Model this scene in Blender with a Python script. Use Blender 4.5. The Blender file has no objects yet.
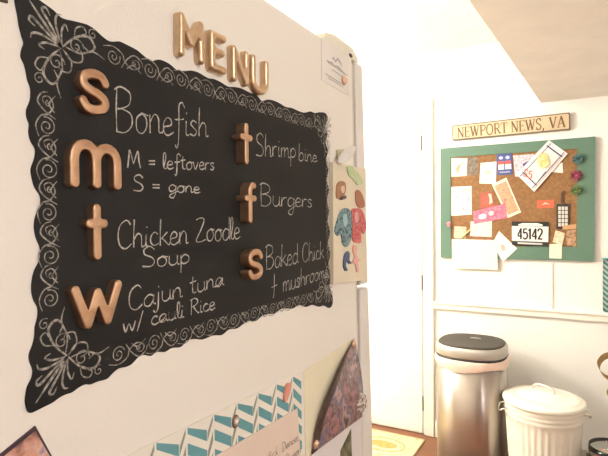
import bpy, bmesh, math, random
from mathutils import Vector, Matrix
from mathutils.geometry import tessellate_polygon
random.seed(7)
C = bpy.context.scene.collection
V = Vector

# ------------------------------------------------------------------ camera
F, CX, CY, H = 500.0, 304.0, 228.0, 1.365
yaw, pitch, roll = math.radians(29.2), math.atan(9/500), 0.010
_f = V((-math.sin(yaw)*math.cos(pitch), math.cos(yaw)*math.cos(pitch), -math.sin(pitch)))
_r = V((math.cos(yaw), math.sin(yaw), 0)); _u = _r.cross(_f)
RR = _r*math.cos(roll) - _u*math.sin(roll)
UU = _u*math.cos(roll) + _r*math.sin(roll)
cd = bpy.data.cameras.new('camera'); cam = bpy.data.objects.new('camera', cd); C.objects.link(cam)
cd.sensor_width = 36; cd.lens = F/608*36; cd.clip_start = 0.02
m3 = Matrix((RR, UU, -_f)).transposed()
cam.matrix_world = Matrix.Translation((0, 0, H)) @ m3.to_4x4()
bpy.context.scene.camera = cam

FX, WY = -0.45, 3.10          # fridge side plane, far wall plane
def ray(px, py): return _f + RR*((px-CX)/F) - UU*((py-CY)/F)
def at_fridge(px, py, off=0.0):     # measured point on the fridge side
    d = ray(px, py); t = (FX+off)/d.x; p = d*t; return V((p.x, p.y, p.z+H))
def at_wall(px, py, off=0.0):       # measured point on the far wall
    d = ray(px, py); t = (WY-off)/d.y; p = d*t; return V((p.x, p.y, p.z+H))
PL = {'F': (at_fridge, V((1, 0, 0)), V((0, 1, 0))), 'W': (at_wall, V((0, -1, 0)), V((1, 0, 0)))}
UP = V((0, 0, 1))

# ------------------------------------------------------------------ materials
_m = {}
def mat(name, col, rough=.6, metal=0.0, noise=None, bump=0.0, bscale=200, col2=None, scale=8, coat=0, alpha=1, trans=0, spec=None):
    if name in _m: return _m[name]
    m = bpy.data.materials.new(name); m.use_nodes = True
    nt = m.node_tree; b = nt.nodes['Principled BSDF']
    b.inputs['Base Color'].default_value = (*col, 1); b.inputs['Roughness'].default_value = rough
    b.inputs['Metallic'].default_value = metal; b.inputs['Coat Weight'].default_value = coat
    b.inputs['Transmission Weight'].default_value = trans
    if spec is not None: b.inputs['Specular IOR Level'].default_value = spec
    tc = nt.nodes.new('ShaderNodeTexCoord')
    if col2 or True:
        n = nt.nodes.new('ShaderNodeTexNoise'); n.inputs['Scale'].default_value = scale; n.inputs['Detail'].default_value = 4
        nt.links.new(tc.outputs['Object'], n.inputs['Vector'])
        cr = nt.nodes.new('ShaderNodeValToRGB')
        c2 = col2 or tuple(c*.95 for c in col)
        cr.color_ramp.elements[0].color = (*c2, 1); cr.color_ramp.elements[1].color = (*col, 1)
        cr.color_ramp.elements[0].position = .38; cr.color_ramp.elements[1].position = .62
        nt.links.new(n.outputs['Fac'], cr.inputs['Fac']); nt.links.new(cr.outputs['Color'], b.inputs['Base Color'])
    if bump:
        n2 = nt.nodes.new('ShaderNodeTexNoise'); n2.inputs['Scale'].default_value = bscale
        nt.links.new(tc.outputs['Object'], n2.inputs['Vector'])
        bp = nt.nodes.new('ShaderNodeBump'); bp.inputs['Strength'].default_value = bump; bp.inputs['Distance'].default_value = .001
        nt.links.new(n2.outputs['Fac'], bp.inputs['Height']); nt.links.new(bp.outputs['Normal'], b.inputs['Normal'])
    _m[name] = m; return m
def multi(name, cols, scale=12, rough=.45):
    if name in _m: return _m[name]
    m = mat(name, cols[0], rough); nt = m.node_tree
    cr = [n for n in nt.nodes if n.type == 'VALTORGB'][0]; ns = [n for n in nt.nodes if n.type == 'TEX_NOISE'][0]
    ns.inputs['Scale'].default_value = scale; ns.inputs['Detail'].default_value = 3
    el = cr.color_ramp.elements
    k = len(cols); el[0].position = .3; el[0].color = (*cols[0], 1); el[1].position = .7; el[1].color = (*cols[-1], 1)
    for i in range(1, k-1):
        e = el.new(.3+.4*i/(k-1)); e.color = (*cols[i], 1)
    return m

WALL = mat('wall_paint', (.88, .865, .82), .75, bump=.15, bscale=90, scale=2, col2=(.87, .855, .81))
TRIM = mat('trim_paint', (.90, .87, .78), .4)
DOORM = mat('door_paint', (.91, .89, .82), .45)
CEIL = mat('ceiling_paint', (.88, .86, .78), .85, bump=.2, bscale=60)
FRIDGE = mat('fridge_enamel', (.84, .80, .74), .42, bump=.35, bscale=420, col2=(.83, .79, .73), scale=3)
FRDOOR = mat('fridge_door_enamel', (.80, .77, .73), .4, bump=.2, bscale=420)
GASKET = mat('gasket_rubber', (.72, .66, .55), .6)
HINGE = mat('hinge_plastic', (.80, .76, .66), .5)
DARK = mat('dark_plastic', (.03, .03, .03), .4)
BOARD = mat('chalkboard_black', (.010, .0095, .010), .6, scale=6, col2=(.015, .0145, .0145), spec=.28)
SCROLL = mat('scroll_print', (.42, .39, .34), .7, col2=(.12, .11, .10), scale=190)
CHALK = mat('chalk', (.60, .56, .50), .9, col2=(.33, .31, .28), scale=260)
GOLD = mat('gold_paint', (.60, .38, .25), .33, metal=.85, bump=.25, bscale=500, col2=(.53, .33, .21), scale=90)
GOLD2 = mat('gold_paint_glossy', (.68, .50, .33), .32, metal=.75, bump=.2, bscale=500, col2=(.62, .45, .29), scale=90)
PAPER = mat('white_paper', (.85, .83, .78), .8)
PAPERC = mat('cream_paper', (.86, .80, .62), .8)
PINKP = mat('pale_pink_card', (.80, .66, .56), .7)
TEAL = mat('teal_ink', (.13, .34, .38), .7)
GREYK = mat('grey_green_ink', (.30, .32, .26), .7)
INK = mat('dark_brown_ink', (.09, .05, .04), .7)
PGREY = mat('printed_grey', (.45, .42, .42), .8)
GEM = mat('crystal_gem', (.78, .72, .66), .12, metal=.35, col2=(.30, .22, .2), scale=160, coat=.6)
PEARL = mat('rose_gold_pearl', (.80, .52, .36), .22, metal=.4, coat=.5)
CLIP = mat('coral_red', (.78, .34, .25), .45)
GREENF = mat('green_frame_paint', (.12, .22, .155), .55, bump=.2, bscale=90, col2=(.11, .205, .15), scale=5)
CORK = mat('cork', (.31, .165, .07), .9, bump=.6, bscale=300, col2=(.25, .125, .05), scale=70)
SIGNF = mat('sign_tan', (.66, .52, .34), .6, col2=(.60, .46, .29), scale=9)
SIGNB = mat('sign_brown', (.16, .12, .08), .6)
SIGNT = mat('sign_letter_brown', (.17, .10, .05), .6)
STEEL = None
RUG = multi('rug_pattern', [(.55, .40, .17), (.74, .61, .36), (.66, .54, .33), (.48, .36, .16)], 22, .95)
WOOD = mat('wood_floor', (.25, .105, .05), .45, col2=(.19, .075, .035), scale=3)

STEEL = mat('brushed_steel', (.50, .45, .41), .33, metal=1)
_nt = STEEL.node_tree; _tg = _nt.nodes.new('ShaderNodeTangent'); _tg.direction_type = 'RADIAL'; _tg.axis = 'Z'
_b = _nt.nodes['Principled BSDF']; _b.inputs['Anisotropic'].default_value = .9; _b.inputs['Anisotropic Rotation'].default_value = .25
_nt.links.new(_tg.outputs['Tangent'], _b.inputs['Tangent'])

# ------------------------------------------------------------------ objects
WL = {}
def wloc(o): return WL[o.name]
def obj(name, bm, m, parent=None, smooth=False, origin=None):
    bmesh.ops.recalc_face_normals(bm, faces=bm.faces[:]) if smooth is not None else None
    me = bpy.data.meshes.new(name)
    if origin is None:
        lo = V((1e9,)*3); hi = V((-1e9,)*3)
        for v in bm.verts:
            for k in range(3): lo[k] = min(lo[k], v.co[k]); hi[k] = max(hi[k], v.co[k])
        origin = (lo+hi)/2
    origin = V(origin)
    for v in bm.verts: v.co -= origin
    bm.to_mesh(me); bm.free()
    if smooth: me.shade_smooth()
    me.materials.append(m)
    o = bpy.data.objects.new(name, me); C.objects.link(o)
    if parent: o.parent = parent; o.location = origin - WL[parent.name]
    else: o.location = origin
    WL[o.name] = origin.copy()
    return o
def thing(name, label, cat, loc, group=None):
    o = bpy.data.objects.new(name, None); C.objects.link(o); o.location = loc; o.empty_display_size = .05
    o['label'] = label; o['category'] = cat
    if group: o['group'] = group
    WL[o.name] = V(loc); return o
def tag(o, label, cat, group=None):
    o['label'] = label; o['category'] = cat
    if group: o['group'] = group
    return o
def struct(name, bm, m, parent=None):
    o = obj(name, bm, m, parent)
    if not parent: o['kind'] = 'structure'
    return o
def box(bm, a, b, bev=0, seg=2):
    a, b = V(a), V(b); vs = []
    for i in range(8): vs.append(bm.verts.new((b.x if i & 1 else a.x, b.y if i & 2 else a.y, b.z if i & 4 else a.z)))
    fs = [bm.faces.new([vs[i] for i in q]) for q in ((0,2,3,1),(4,5,7,6),(0,1,5,4),(2,6,7,3),(0,4,6,2),(1,3,7,5))]
    if bev:
        es = list({e for f in fs for e in f.edges})
        bmesh.ops.bevel(bm, geom=es, offset=bev, segments=seg, affect='EDGES', profile=.5)
    return bm
def B(a, b, bev=0, seg=2): return box(bmesh.new(), a, b, bev, seg)
def catmull(pts, n=5, closed=False):
    P = [V(p) for p in pts]; out = []
    L = len(P)
    if L < 3 and not closed: return P
    rng = range(L) if closed else range(L-1)
    for i in rng:
        if closed: p0, p1, p2, p3 = P[i-1], P[i], P[(i+1) % L], P[(i+2) % L]
        else: p0, p1, p2, p3 = P[max(i-1, 0)], P[i], P[i+1], P[min(i+2, L-1)]
        for k in range(n):
            t = k/n
            out.append(.5*((2*p1)+(p2-p0)*t+(2*p0-5*p1+4*p2-p3)*t*t+(3*p1-p0-3*p2+p3)*t**3))
    if not closed: out.append(P[-1])
    return out
def prism(bm, pts, nv, th):
    fr = [bm.verts.new(p) for p in pts]; bk = [bm.verts.new(p-nv*th) for p in pts]
    tris = tessellate_polygon([[V(p) for p in pts]])
    for a, b, c in tris:
        bm.faces.new((fr[a], fr[b], fr[c])); bm.faces.new((bk[c], bk[b], bk[a]))
    n = len(pts)
    for i in range(n): j = (i+1) % n; bm.faces.new((fr[i], fr[j], bk[j], bk[i]))
    return bm
def ribbon(bm, pts, w, nv, lift=0.0):
    P = [V(p)+nv*lift for p in pts]
    if len(P) < 2: return
    L = []; R = []
    for i, p in enumerate(P):
        t = (P[min(i+1, len(P)-1)]-P[max(i-1, 0)])
        if t.length < 1e-9: t = V((0, 0, 1e-3))
        s = t.normalized().cross(nv)
        ww = w(i/(len(P)-1)) if callable(w) else w
        L.append(bm.verts.new(p+s*ww/2)); R.append(bm.verts.new(p-s*ww/2))
    for i in range(len(P)-1): bm.faces.new((L[i], L[i+1], R[i+1], R[i]))
def ribbon3(bm, pts, w, nv, th):          # a ribbon with real thickness
    P = [V(p) for p in pts]; rows = []
    for i, p in enumerate(P):
        t = (P[min(i+1, len(P)-1)]-P[max(i-1, 0)]).normalized(); s = t.cross(nv)
        rows.append([bm.verts.new(q) for q in (p+s*w/2, p-s*w/2, p-s*w/2-nv*th, p+s*w/2-nv*th)])
    for a, b in zip(rows, rows[1:]):
        for k in range(4): bm.faces.new((a[k], a[(k+1) % 4], b[(k+1) % 4], b[k]))
    bm.faces.new(rows[0]); bm.faces.new(rows[-1][::-1])
def tube(bm, pts, r, seg=8, cap=True):
    P = [V(p) for p in pts]; rings = []
    a = None
    for i, p in enumerate(P):
        t = (P[min(i+1, len(P)-1)]-P[max(i-1, 0)]).normalized()
        if a is None: a = t.orthogonal().normalized()
        a = (a - t*a.dot(t)).normalized(); b = t.cross(a)
        rr = r(i/(len(P)-1)) if callable(r) else r
        rings.append([bm.verts.new(p+(a*math.cos(2*math.pi*k/seg)+b*math.sin(2*math.pi*k/seg))*rr) for k in range(seg)])
    for A, B_ in zip(rings, rings[1:]):
        for k in range(seg): bm.faces.new((A[k], A[(k+1) % seg], B_[(k+1) % seg], B_[k]))
    if cap: bm.faces.new(rings[0]); bm.faces.new(rings[-1][::-1])
    return bm
def superloop(cx, cy, z, rx, ry, n=2.0, seg=56):
    out = []
    for k in range(seg):
        a = 2*math.pi*k/seg; c, s = math.cos(a), math.sin(a)
        out.append(V((cx+rx*math.copysign(abs(c)**(2/n), c), cy+ry*math.copysign(abs(s)**(2/n), s), z)))
    return out
def loft(bm, loops, cap0=True, cap1=True):
    R = [[bm.verts.new(p) for p in L] for L in loops]; n = len(R[0])
    for a, b in zip(R, R[1:]):
        for k in range(n): bm.faces.new((a[k], a[(k+1) % n], b[(k+1) % n], b[k]))
    if cap0: bm.faces.new(R[0][::-1])
    if cap1: bm.faces.new(R[-1])
    return bm
def dome(bm, c, nv, ru, rv, h, seg=20, rings=5, side=None, flat=0.0):   # a cabochon standing on a surface
    side = side or (V((0, 1, 0)) if abs(nv.x) > .5 else V((1, 0, 0))); up = nv.cross(side)
    L = [[c+side*ru*math.cos(2*math.pi*k/seg)+up*rv*math.sin(2*math.pi*k/seg) for k in range(seg)]]
    for i in range(1, rings):
        a = i/rings*math.pi/2; q = max(math.cos(a), flat)
        L.append([c+nv*h*math.sin(a)+side*ru*q*math.cos(2*math.pi*k/seg)+up*rv*q*math.sin(2*math.pi*k/seg) for k in range(seg)])
    return loft(bm, L)

# flat things pinned to a surface, given by measured corners
def quad_pts(pl, q, off): f = PL[pl][0]; return [f(x, y, off) for x, y in q]
def bil(c, u, v):    # corners TL TR BR BL ; u right, v down
    return c[0].lerp(c[1], u).lerp(c[3].lerp(c[2], u), v)
def card(name, label, cat, pl, q, off, th, m, group=None, parts=()):
    nv = PL[pl][1]; c = quad_pts(pl, q, off)
    o = obj(name, prism(bmesh.new(), c, nv, th), m)
    tag(o, label, cat, group)
    for k, (pn, pm, poly) in enumerate(parts):
        pp = [bil(c, u, v)+nv*.0006*(1+k*.25) for u, v in poly] if len(q) == 4 else [PL[pl][0](x, y, off+.0006) for x, y in poly]
        obj(pn, prism(bmesh.new(), pp, nv, .0004), pm, o)
    return o
def rect(u0, v0, u1, v1): return [(u0, v0), (u1, v0), (u1, v1), (u0, v1)]
def oval(u, v, ru, rv, n=14): return [(u+ru*math.cos(2*math.pi*k/n), v+rv*math.sin(2*math.pi*k/n)) for k in range(n)]
def R4(x0, y0, x1, y1, sl=0.0): return [(x0, y0), (x1, y0+sl), (x1, y1+sl), (x0, y1)]

# ================================================================== ROOM
XL, XR, YR, ZC = -2.7, 1.7, -2.3, 2.38
struct('floor', B((XL-.1, YR-.1, -.1), (XR+.1, WY+.1, 0)), WOOD)
struct('ceiling', B((XL-.1, YR-.1, ZC), (XR+.1, WY+.1, ZC+.1)), CEIL)
struct('wall_back', B((XL-.1, WY, 0), (XR+.1, WY+.1, ZC)), WALL)
struct('wall_left', B((XL-.1, YR, 0), (XL, WY, ZC)), WALL)
struct('wall_right', B((XR, YR, 0), (XR+.1, WY, ZC)), WALL)
struct('wall_front', B((XL-.1, YR-.1, 0), (XR+.1, YR, ZC)), WALL)
# lowered ceiling (bulkhead) on the right
ZS = 2.0
p0 = V((-.207, WY, ZS)); p1 = V((-.289, 1.57, ZS)); dd = (p1-p0)/(p0.y-p1.y); p2 = p0+dd*(p0.y-YR)
struct('ceiling_bulkhead', prism(bmesh.new(), [V((p0.x, WY, ZS)), V((XR, WY, ZS)), V((XR, YR, ZS)), V((p2.x, YR, ZS))], V((0, 0, -1)), ZC-ZS), mat('bulkhead_paint', (.88, .84, .81), .8, bump=.2, bscale=60))
# door, casing and hinges in the far wall
dx0, dx1, dzt = -1.66, -.885, 2.03
d = struct('door_1', B((dx0, WY-.012, .008), (dx1, WY-.001, dzt), .002), DOORM)
for z in (.20, .96, 1.83):
    obj('hinge', tube(bmesh.new(), [V((dx1+.004, WY-.018, z-.045)), V((dx1+.004, WY-.018, z+.045))], .0045, 10), mat('hinge_metal', (.30, .25, .2), .4, metal=.8), d)
bm = bmesh.new(); tube(bm, [V((dx0+.06, WY-.012, .96)), V((dx0+.06, WY-.04, .96))], .009, 12); dome(bm, V((dx0+.06, WY-.04, .96)), V((0, -1, 0)), .027, .027, .03)
obj('door_knob', bm, mat('brass', (.6, .42, .2), .3, metal=1), d, True)
bm = bmesh.new()
box(bm, (dx1+.012, WY-.02, 0), (dx1+.075, WY, dzt+.07), .004); box(bm, (dx0-.075, WY-.02, 0), (dx0-.012, WY, dzt+.07), .004)
box(bm, (dx0-.012, WY-.02, dzt+.008), (dx1+.012, WY, dzt+.07), .004)
struct('trim_1', bm, TRIM)
# chair rail, groove seam, baseboards
bm = bmesh.new(); zr = .842
box(bm, (dx1+.077, WY-.020, zr-.040), (XR, WY, zr-.006), .004); box(bm, (dx1+.077, WY-.028, zr-.008), (XR, WY, zr+.006), .004)
struct('trim_2', bm, TRIM)
struct('trim_3', B((-.152, WY-.004, .848), (-.148, WY, 1.10)), mat('seam_paint', (.70, .66, .55), .6))
struct('baseboard_back', B((dx1+.077, WY-.014, 0), (XR, WY, .10), .003), TRIM)
struct('baseboard_left', B((XL, YR, 0), (XL+.014, WY, .10), .003), TRIM)
struct('baseboard_right', B((XR-.014, YR, 0), (XR, WY-.016, .10), .003), TRIM)

# rug on the wood floor
rug = thing('area_rug', 'beige patterned rug with golden ovals in front of the white door', 'rug', (-1.5, 2.2, 0))
obj('rug_field', B((-2.25, 1.45, 0.0), (-.85, 3.0, .008), .003), RUG, rug)
bm = bmesh.new()
RX, RY = -1.05, 2.83
def rugoval(cx, cy, rx, ry, w):
    ribbon3(bm, [V((cx+rx*math.cos(a*math.pi/16), cy+ry*math.sin(a*math.pi/16), .0095)) for a in range(33)], w, V((0, 0, 1)), .002)
for i in range(4):
    for j in range(5):
        prism(bm, [V((RX-i*.32+.085*math.cos(k*math.pi/10), RY-j*.3+.045*math.sin(k*math.pi/10), .0092)) for k in range(20)], V((0, 0, 1)), .0015)
        rugoval(RX-i*.32, RY-j*.3, .13, .085, .008)
obj('rug_motif', bm, mat('rug_gold', (.52, .37, .12), .95, col2=(.42, .29, .09), scale=40), rug)
bm = bmesh.new()
for a, b in (((-2.25, 1.45), (-.85, 1.45)), ((-.85, 1.45), (-.85, 3.0)), ((-.85, 3.0), (-2.25, 3.0)), ((-2.25, 3.0), (-2.25, 1.45))):
    tube(bm, [V((*a, .005)), V((*b, .005))], .006, 8)
obj('rug_binding', bm, mat('rug_edge', (.50, .38, .20), .95), rug)

# ================================================================== FRIDGE
FT = 1.722; YB = .17
fr = thing('refrigerator', 'large white textured refrigerator whose side carries the black menu chalkboard', 'refrigerator', (-.83, .62, 0))
XF2 = -1.22
def leanbox(pts, x0, x1, bev):       # side outline in (y, z), swept across the width
    bm = bmesh.new(); A = [bm.verts.new((x1, y, z)) for y, z in pts]; Bk = [bm.verts.new((x0, y, z)) for y, z in pts]; n = len(pts)
    bm.faces.new(A); bm.faces.new(Bk[::-1])
    for i in range(n): bm.faces.new((A[i], Bk[i], Bk[(i+1) % n], A[(i+1) % n]))
    bmesh.ops.bevel(bm, geom=bm.edges[:], offset=bev, segments=3, affect='EDGES', profile=.5)
    return bm
def ye(z): return 1.145-(z-.75)*.052      # front faces of the doors, which taper slightly towards the top
obj('cabinet', leanbox([(YB, .06), (1.075, .06), (1.032, FT), (YB, FT)], XF2, FX, .004), FRIDGE, fr)
obj('gasket', leanbox([(1.075, .10), (1.089, .10), (1.0465, FT-.01), (1.032, FT-.01)], XF2+.006, FX-.004, .001), GASKET, fr)
zg = 1.205
obj('freezer_door', leanbox([(ye(zg)-.05, zg+.004), (ye(zg), zg+.004), (ye(FT), FT), (ye(FT)-.041, FT)], XF2, FX, .006), FRDOOR, fr)
obj('fridge_door', leanbox([(1.088, .10), (ye(.10), .10), (ye(zg), zg-.004), (ye(zg)-.051, zg-.004)], XF2, FX, .006), FRDOOR, fr)
bm = bmesh.new(); 
for zc, l in ((1.32, .22), (.95, .38)):
    tube(bm, catmull([V((-1.15, ye(zc)+.0, zc-l/2)), V((-1.15, ye(zc)+.04, zc-l/2+.03)), V((-1.15, ye(zc)+.04, zc+l/2-.03)), V((-1.15, ye(zc), zc+l/2))], 6), .011, 10)
    obj('door_handle', bm, FRDOOR, fr, True); bm = bmesh.new()
obj('base_grille', B((XF2+.02, .2, 0), (FX-.02, 1.03, .06)), DARK, fr)
h = obj('hinge_cover', leanbox([(.905, FT), (.915, FT+.022), (.955, FT+.030), (1.05, FT+.028), (1.078, FT+.012), (1.08, FT)], FX-.11, FX-.004, .004), HINGE, fr)
bm = bmesh.new(); dome(bm, at_fridge(350.5, 55.5, -.0045), V((1, 0, 0)), .010, .0045, .003)
obj('hinge_slot', bm, DARK, h)

# box on the fridge
bx = thing('cardboard_box', 'pale box with brown print standing on top of the refrigerator', 'box', (-.6, .55, FT))
obj('carton', B((-.78, .38, FT), (-.462, .695, FT+.16), .004), mat('pale_card', (.84, .76, .62), .8), bx)
obj('lid', B((-.785, .375, FT+.16), (-.458, .70, FT+.19), .004), mat('pale_card2', (.86, .79, .66), .8), bx)
obj('print', B((-.4625, .60, FT+.022), (-.4612, .68, FT+.12)), mat('brown_print', (.22, .16, .08), .7), bx)

# ================================================================== CHALKBOARD
bd_pts = [(16,-14),(20,-15),(27,-8),(35,-3),(43,2.5),(54,10.5),(62,18),(74,21),(82,23),(88,25),(95,29.5),(102,36),(109,41),(115,41.5),(120,41.5),(127.5,45),(137,50),(143,55),
 (151,61),(159,59.5),(169,63.5),(177,70),(184.7,71),(191,70.5),(198.5,72.5),(208,78),(214,79),(220.7,82),(228,86.5),(234.5,87),(241.4,88.4),(249.5,92.5),(257,95.5),(262,101),(268,99.5),(275,101),(280.6,103.8),(286,107),(292,108),(301,112),(306,112.5),(310.5,111.4),(315,113),(320,112.2),(325.5,113.2),(327.5,118),
 (325.2,126),(327.5,134),(325.5,142),(328,151),(326,160),(328.5,170),(326.5,180),(329,190),(327,200),(329,211),(327.5,221),(330,232),(328,243),(330.5,254),(328.5,264),(331,276),(329.5,286),(332.5,296),(332.6,304),(329.5,308),
 (324,305.5),(319,306.8),(312.5,304.8),(306,307),(299,305.2),(293,308.5),(287.5,308.5),(281,309),(275,313.5),(268,314),(262,316),(256,321),(250,321),(244,323.5),(237,328.5),(229,329.5),(222,335),(213,335.5),(203,339.5),(195,339),(187,340.5),(181,347),(172,348),(165,352),(157,352),(151,356),(144,355),(138.6,357),(132,364),(126,367),(119,368.5),(113,373),(107,379),(98,381.5),(90.6,384.5),(85,384.5),(79,387.5),(72,392.5),(65.4,394.6),(59,398),(53,402.5),(44,407),(35,411.5),(30,413),(27.2,410),
 (25.5,402),(26.3,393),(28,386),(32,378),(33,370),(30,362),(29.6,354),(33,345),(35,336),(35.5,327),(38,317),(38,308),(34,300),(32,291),(32.5,280),(35,270),(40,260),(40.5,248),(36.5,238),(34.5,227),(36,216),(40.5,206),(40.5,196),(35,187),(32,176),(31.5,168),(35,158),(35.5,149),(31,141),(29,132),(29.5,124),(27,117),(27,109),(30.5,100),(31,89),(28,80),(26.4,71),(24.5,64),(21.3,57),(21.8,50),(24,43),(22,36),(19.5,26),(18,16),(16,6),(14.5,-4),(14.5,-11)]
bd = thing('chalkboard', 'large black scalloped magnetic menu chalkboard on the side of the refrigerator', 'chalkboard', (FX, .6, 1.37))
NV = V((1, 0, 0))
outline = catmull([at_fridge(x, y, .0016) for x, y in bd_pts], 3, True)
obj('board_sheet', prism(bmesh.new(), outline, NV, .0014), BOARD, bd)
# thin dark lip is the sheet itself; printed scrollwork follows
bm = bmesh.new()
Z0, Z1, Y0, Y1 = 1.195, 1.572, .281, .921
X0 = FX+.0016
def PB(y, z): return V((X0, y, z))
def spiral(cy, cz, r, turns, a0, sgn=1, w=.0012, r1=.12):
    n = int(16*turns); pts = []
    for i in range(n+1):
        t = i/n; rr = r*(1-t*(1-r1)); a = a0+sgn*t*turns*2*math.pi
        pts.append(PB(cy+rr*math.cos(a), cz+rr*math.sin(a)))
    ribbon(bm, pts, w, NV, .0003)
def strk(pts, w=.0013, n=5):
    ribbon(bm, catmull([PB(*p) for p in pts], n), (lambda t: w*.8*(.45+1.1*math.sin(math.pi*min(1, t*.9+.1)))), NV, .0003)
def motif(o, e, k, s, L):       # one running scroll, origin o, along e, inward k
    def q(a, b): return (o[0]+e[0]*a*L+k[0]*b*s, o[1]+e[1]*a*L+k[1]*b*s)
    a0 = math.atan2(e[1], e[0]); c = q(.25, .52)
    flip = 1 if (e[0]*k[1]-e[1]*k[0]) > 0 else -1
    spiral(c[0], c[1], s*.42, 1.7, a0+.3, flip)
    strk([q(.0, .15), q(.25, .02), q(.48, .25), q(.55, .6), q(.75, .85), q(.95, .65), q(.9, .35), q(.75, .42)])
    strk([q(.45, .95), q(.6, .45), q(.8, .12), q(1.0, .3), q(1.05, .6)])
    strk([q(.6, .9), q(.78, .65), q(1.0, .95)]); spiral(*q(.78, .60), s*.14, 1.2, a0, -flip)
CORN = .085
BW = .024
def run(a, b, e, k, nm):
    L = 1/nm
    tot = math.hypot(b[0]-a[0], b[1]-a[1])/nm
    for i in range(nm): motif((a[0]+e[0]*tot*i, a[1]+e[1]*tot*i), e, k, BW*(1 if i % 2 else .92), tot)
ins = .011
run((Y0+CORN, Z1-.016), (Y1-CORN, Z1-.014), (1, 0), (0, -1), 9)
run((Y0+CORN, Z0+ins), (Y1-CORN, Z0+ins), (1, 0), (0, 1), 9)
ins = .007
run((Y0+ins, Z0+CORN), (Y0+ins, Z1-CORN), (0, 1), (1, 0), 5)
run((Y1-ins, Z0+CORN), (Y1-ins, Z1-CORN), (0, 1), (-1, 0), 5)
for sy, sz, cy, cz in ((1, -1, Y0, Z1), (1, 1, Y0, Z0), (-1, -1, Y1, Z1), (-1, 1, Y1, Z0)):
    for sw in (0, 1):
        def q(a, b):
            if sw: a, b = b, a
            return (cy+sy*a, cz+sz*b)
        strk([q(.036, .036), q(.026, .020), q(.016, .006), q(.020, .003), q(.024, .009)], .0022)
        strk([q(.036, .036), q(.030, .016), q(.031, .006), q(.036, .004)], .002)
        strk([q(.036, .036), q(.036, .020), q(.040, .012), q(.043, .018)], .0018)
        strk([q(.036, .036), q(.050, .022), q(.066, .016), q(.074, .024), q(.068, .031), q(.060, .027)], .0022)
        strk([q(.040, .034), q(.056, .036), q(.072, .030), q(.086, .034)], .0016)
        strk([q(.036, .036), q(.046, .046), q(.058, .044), q(.058, .034), q(.050, .032)], .0014)
        strk([q(.050, .022), q(.052, .012), q(.060, .008), q(.064, .013), q(.059, .016)], .0014)
        c = q(.052, .030); spiral(c[0], c[1], .009, 1.4, 0, 1, .0012)
        c = q(.072, .012); spiral(c[0], c[1], .006, 1.3, 1, 1, .0011)
    strk([(cy+sy*.036, cz+sz*.036), (cy+sy*.02, cz+sz*.02), (cy+sy*.002, cz+sz*.0)], .0024)
obj('scroll_border', bm, SCROLL, bd, None)

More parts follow.
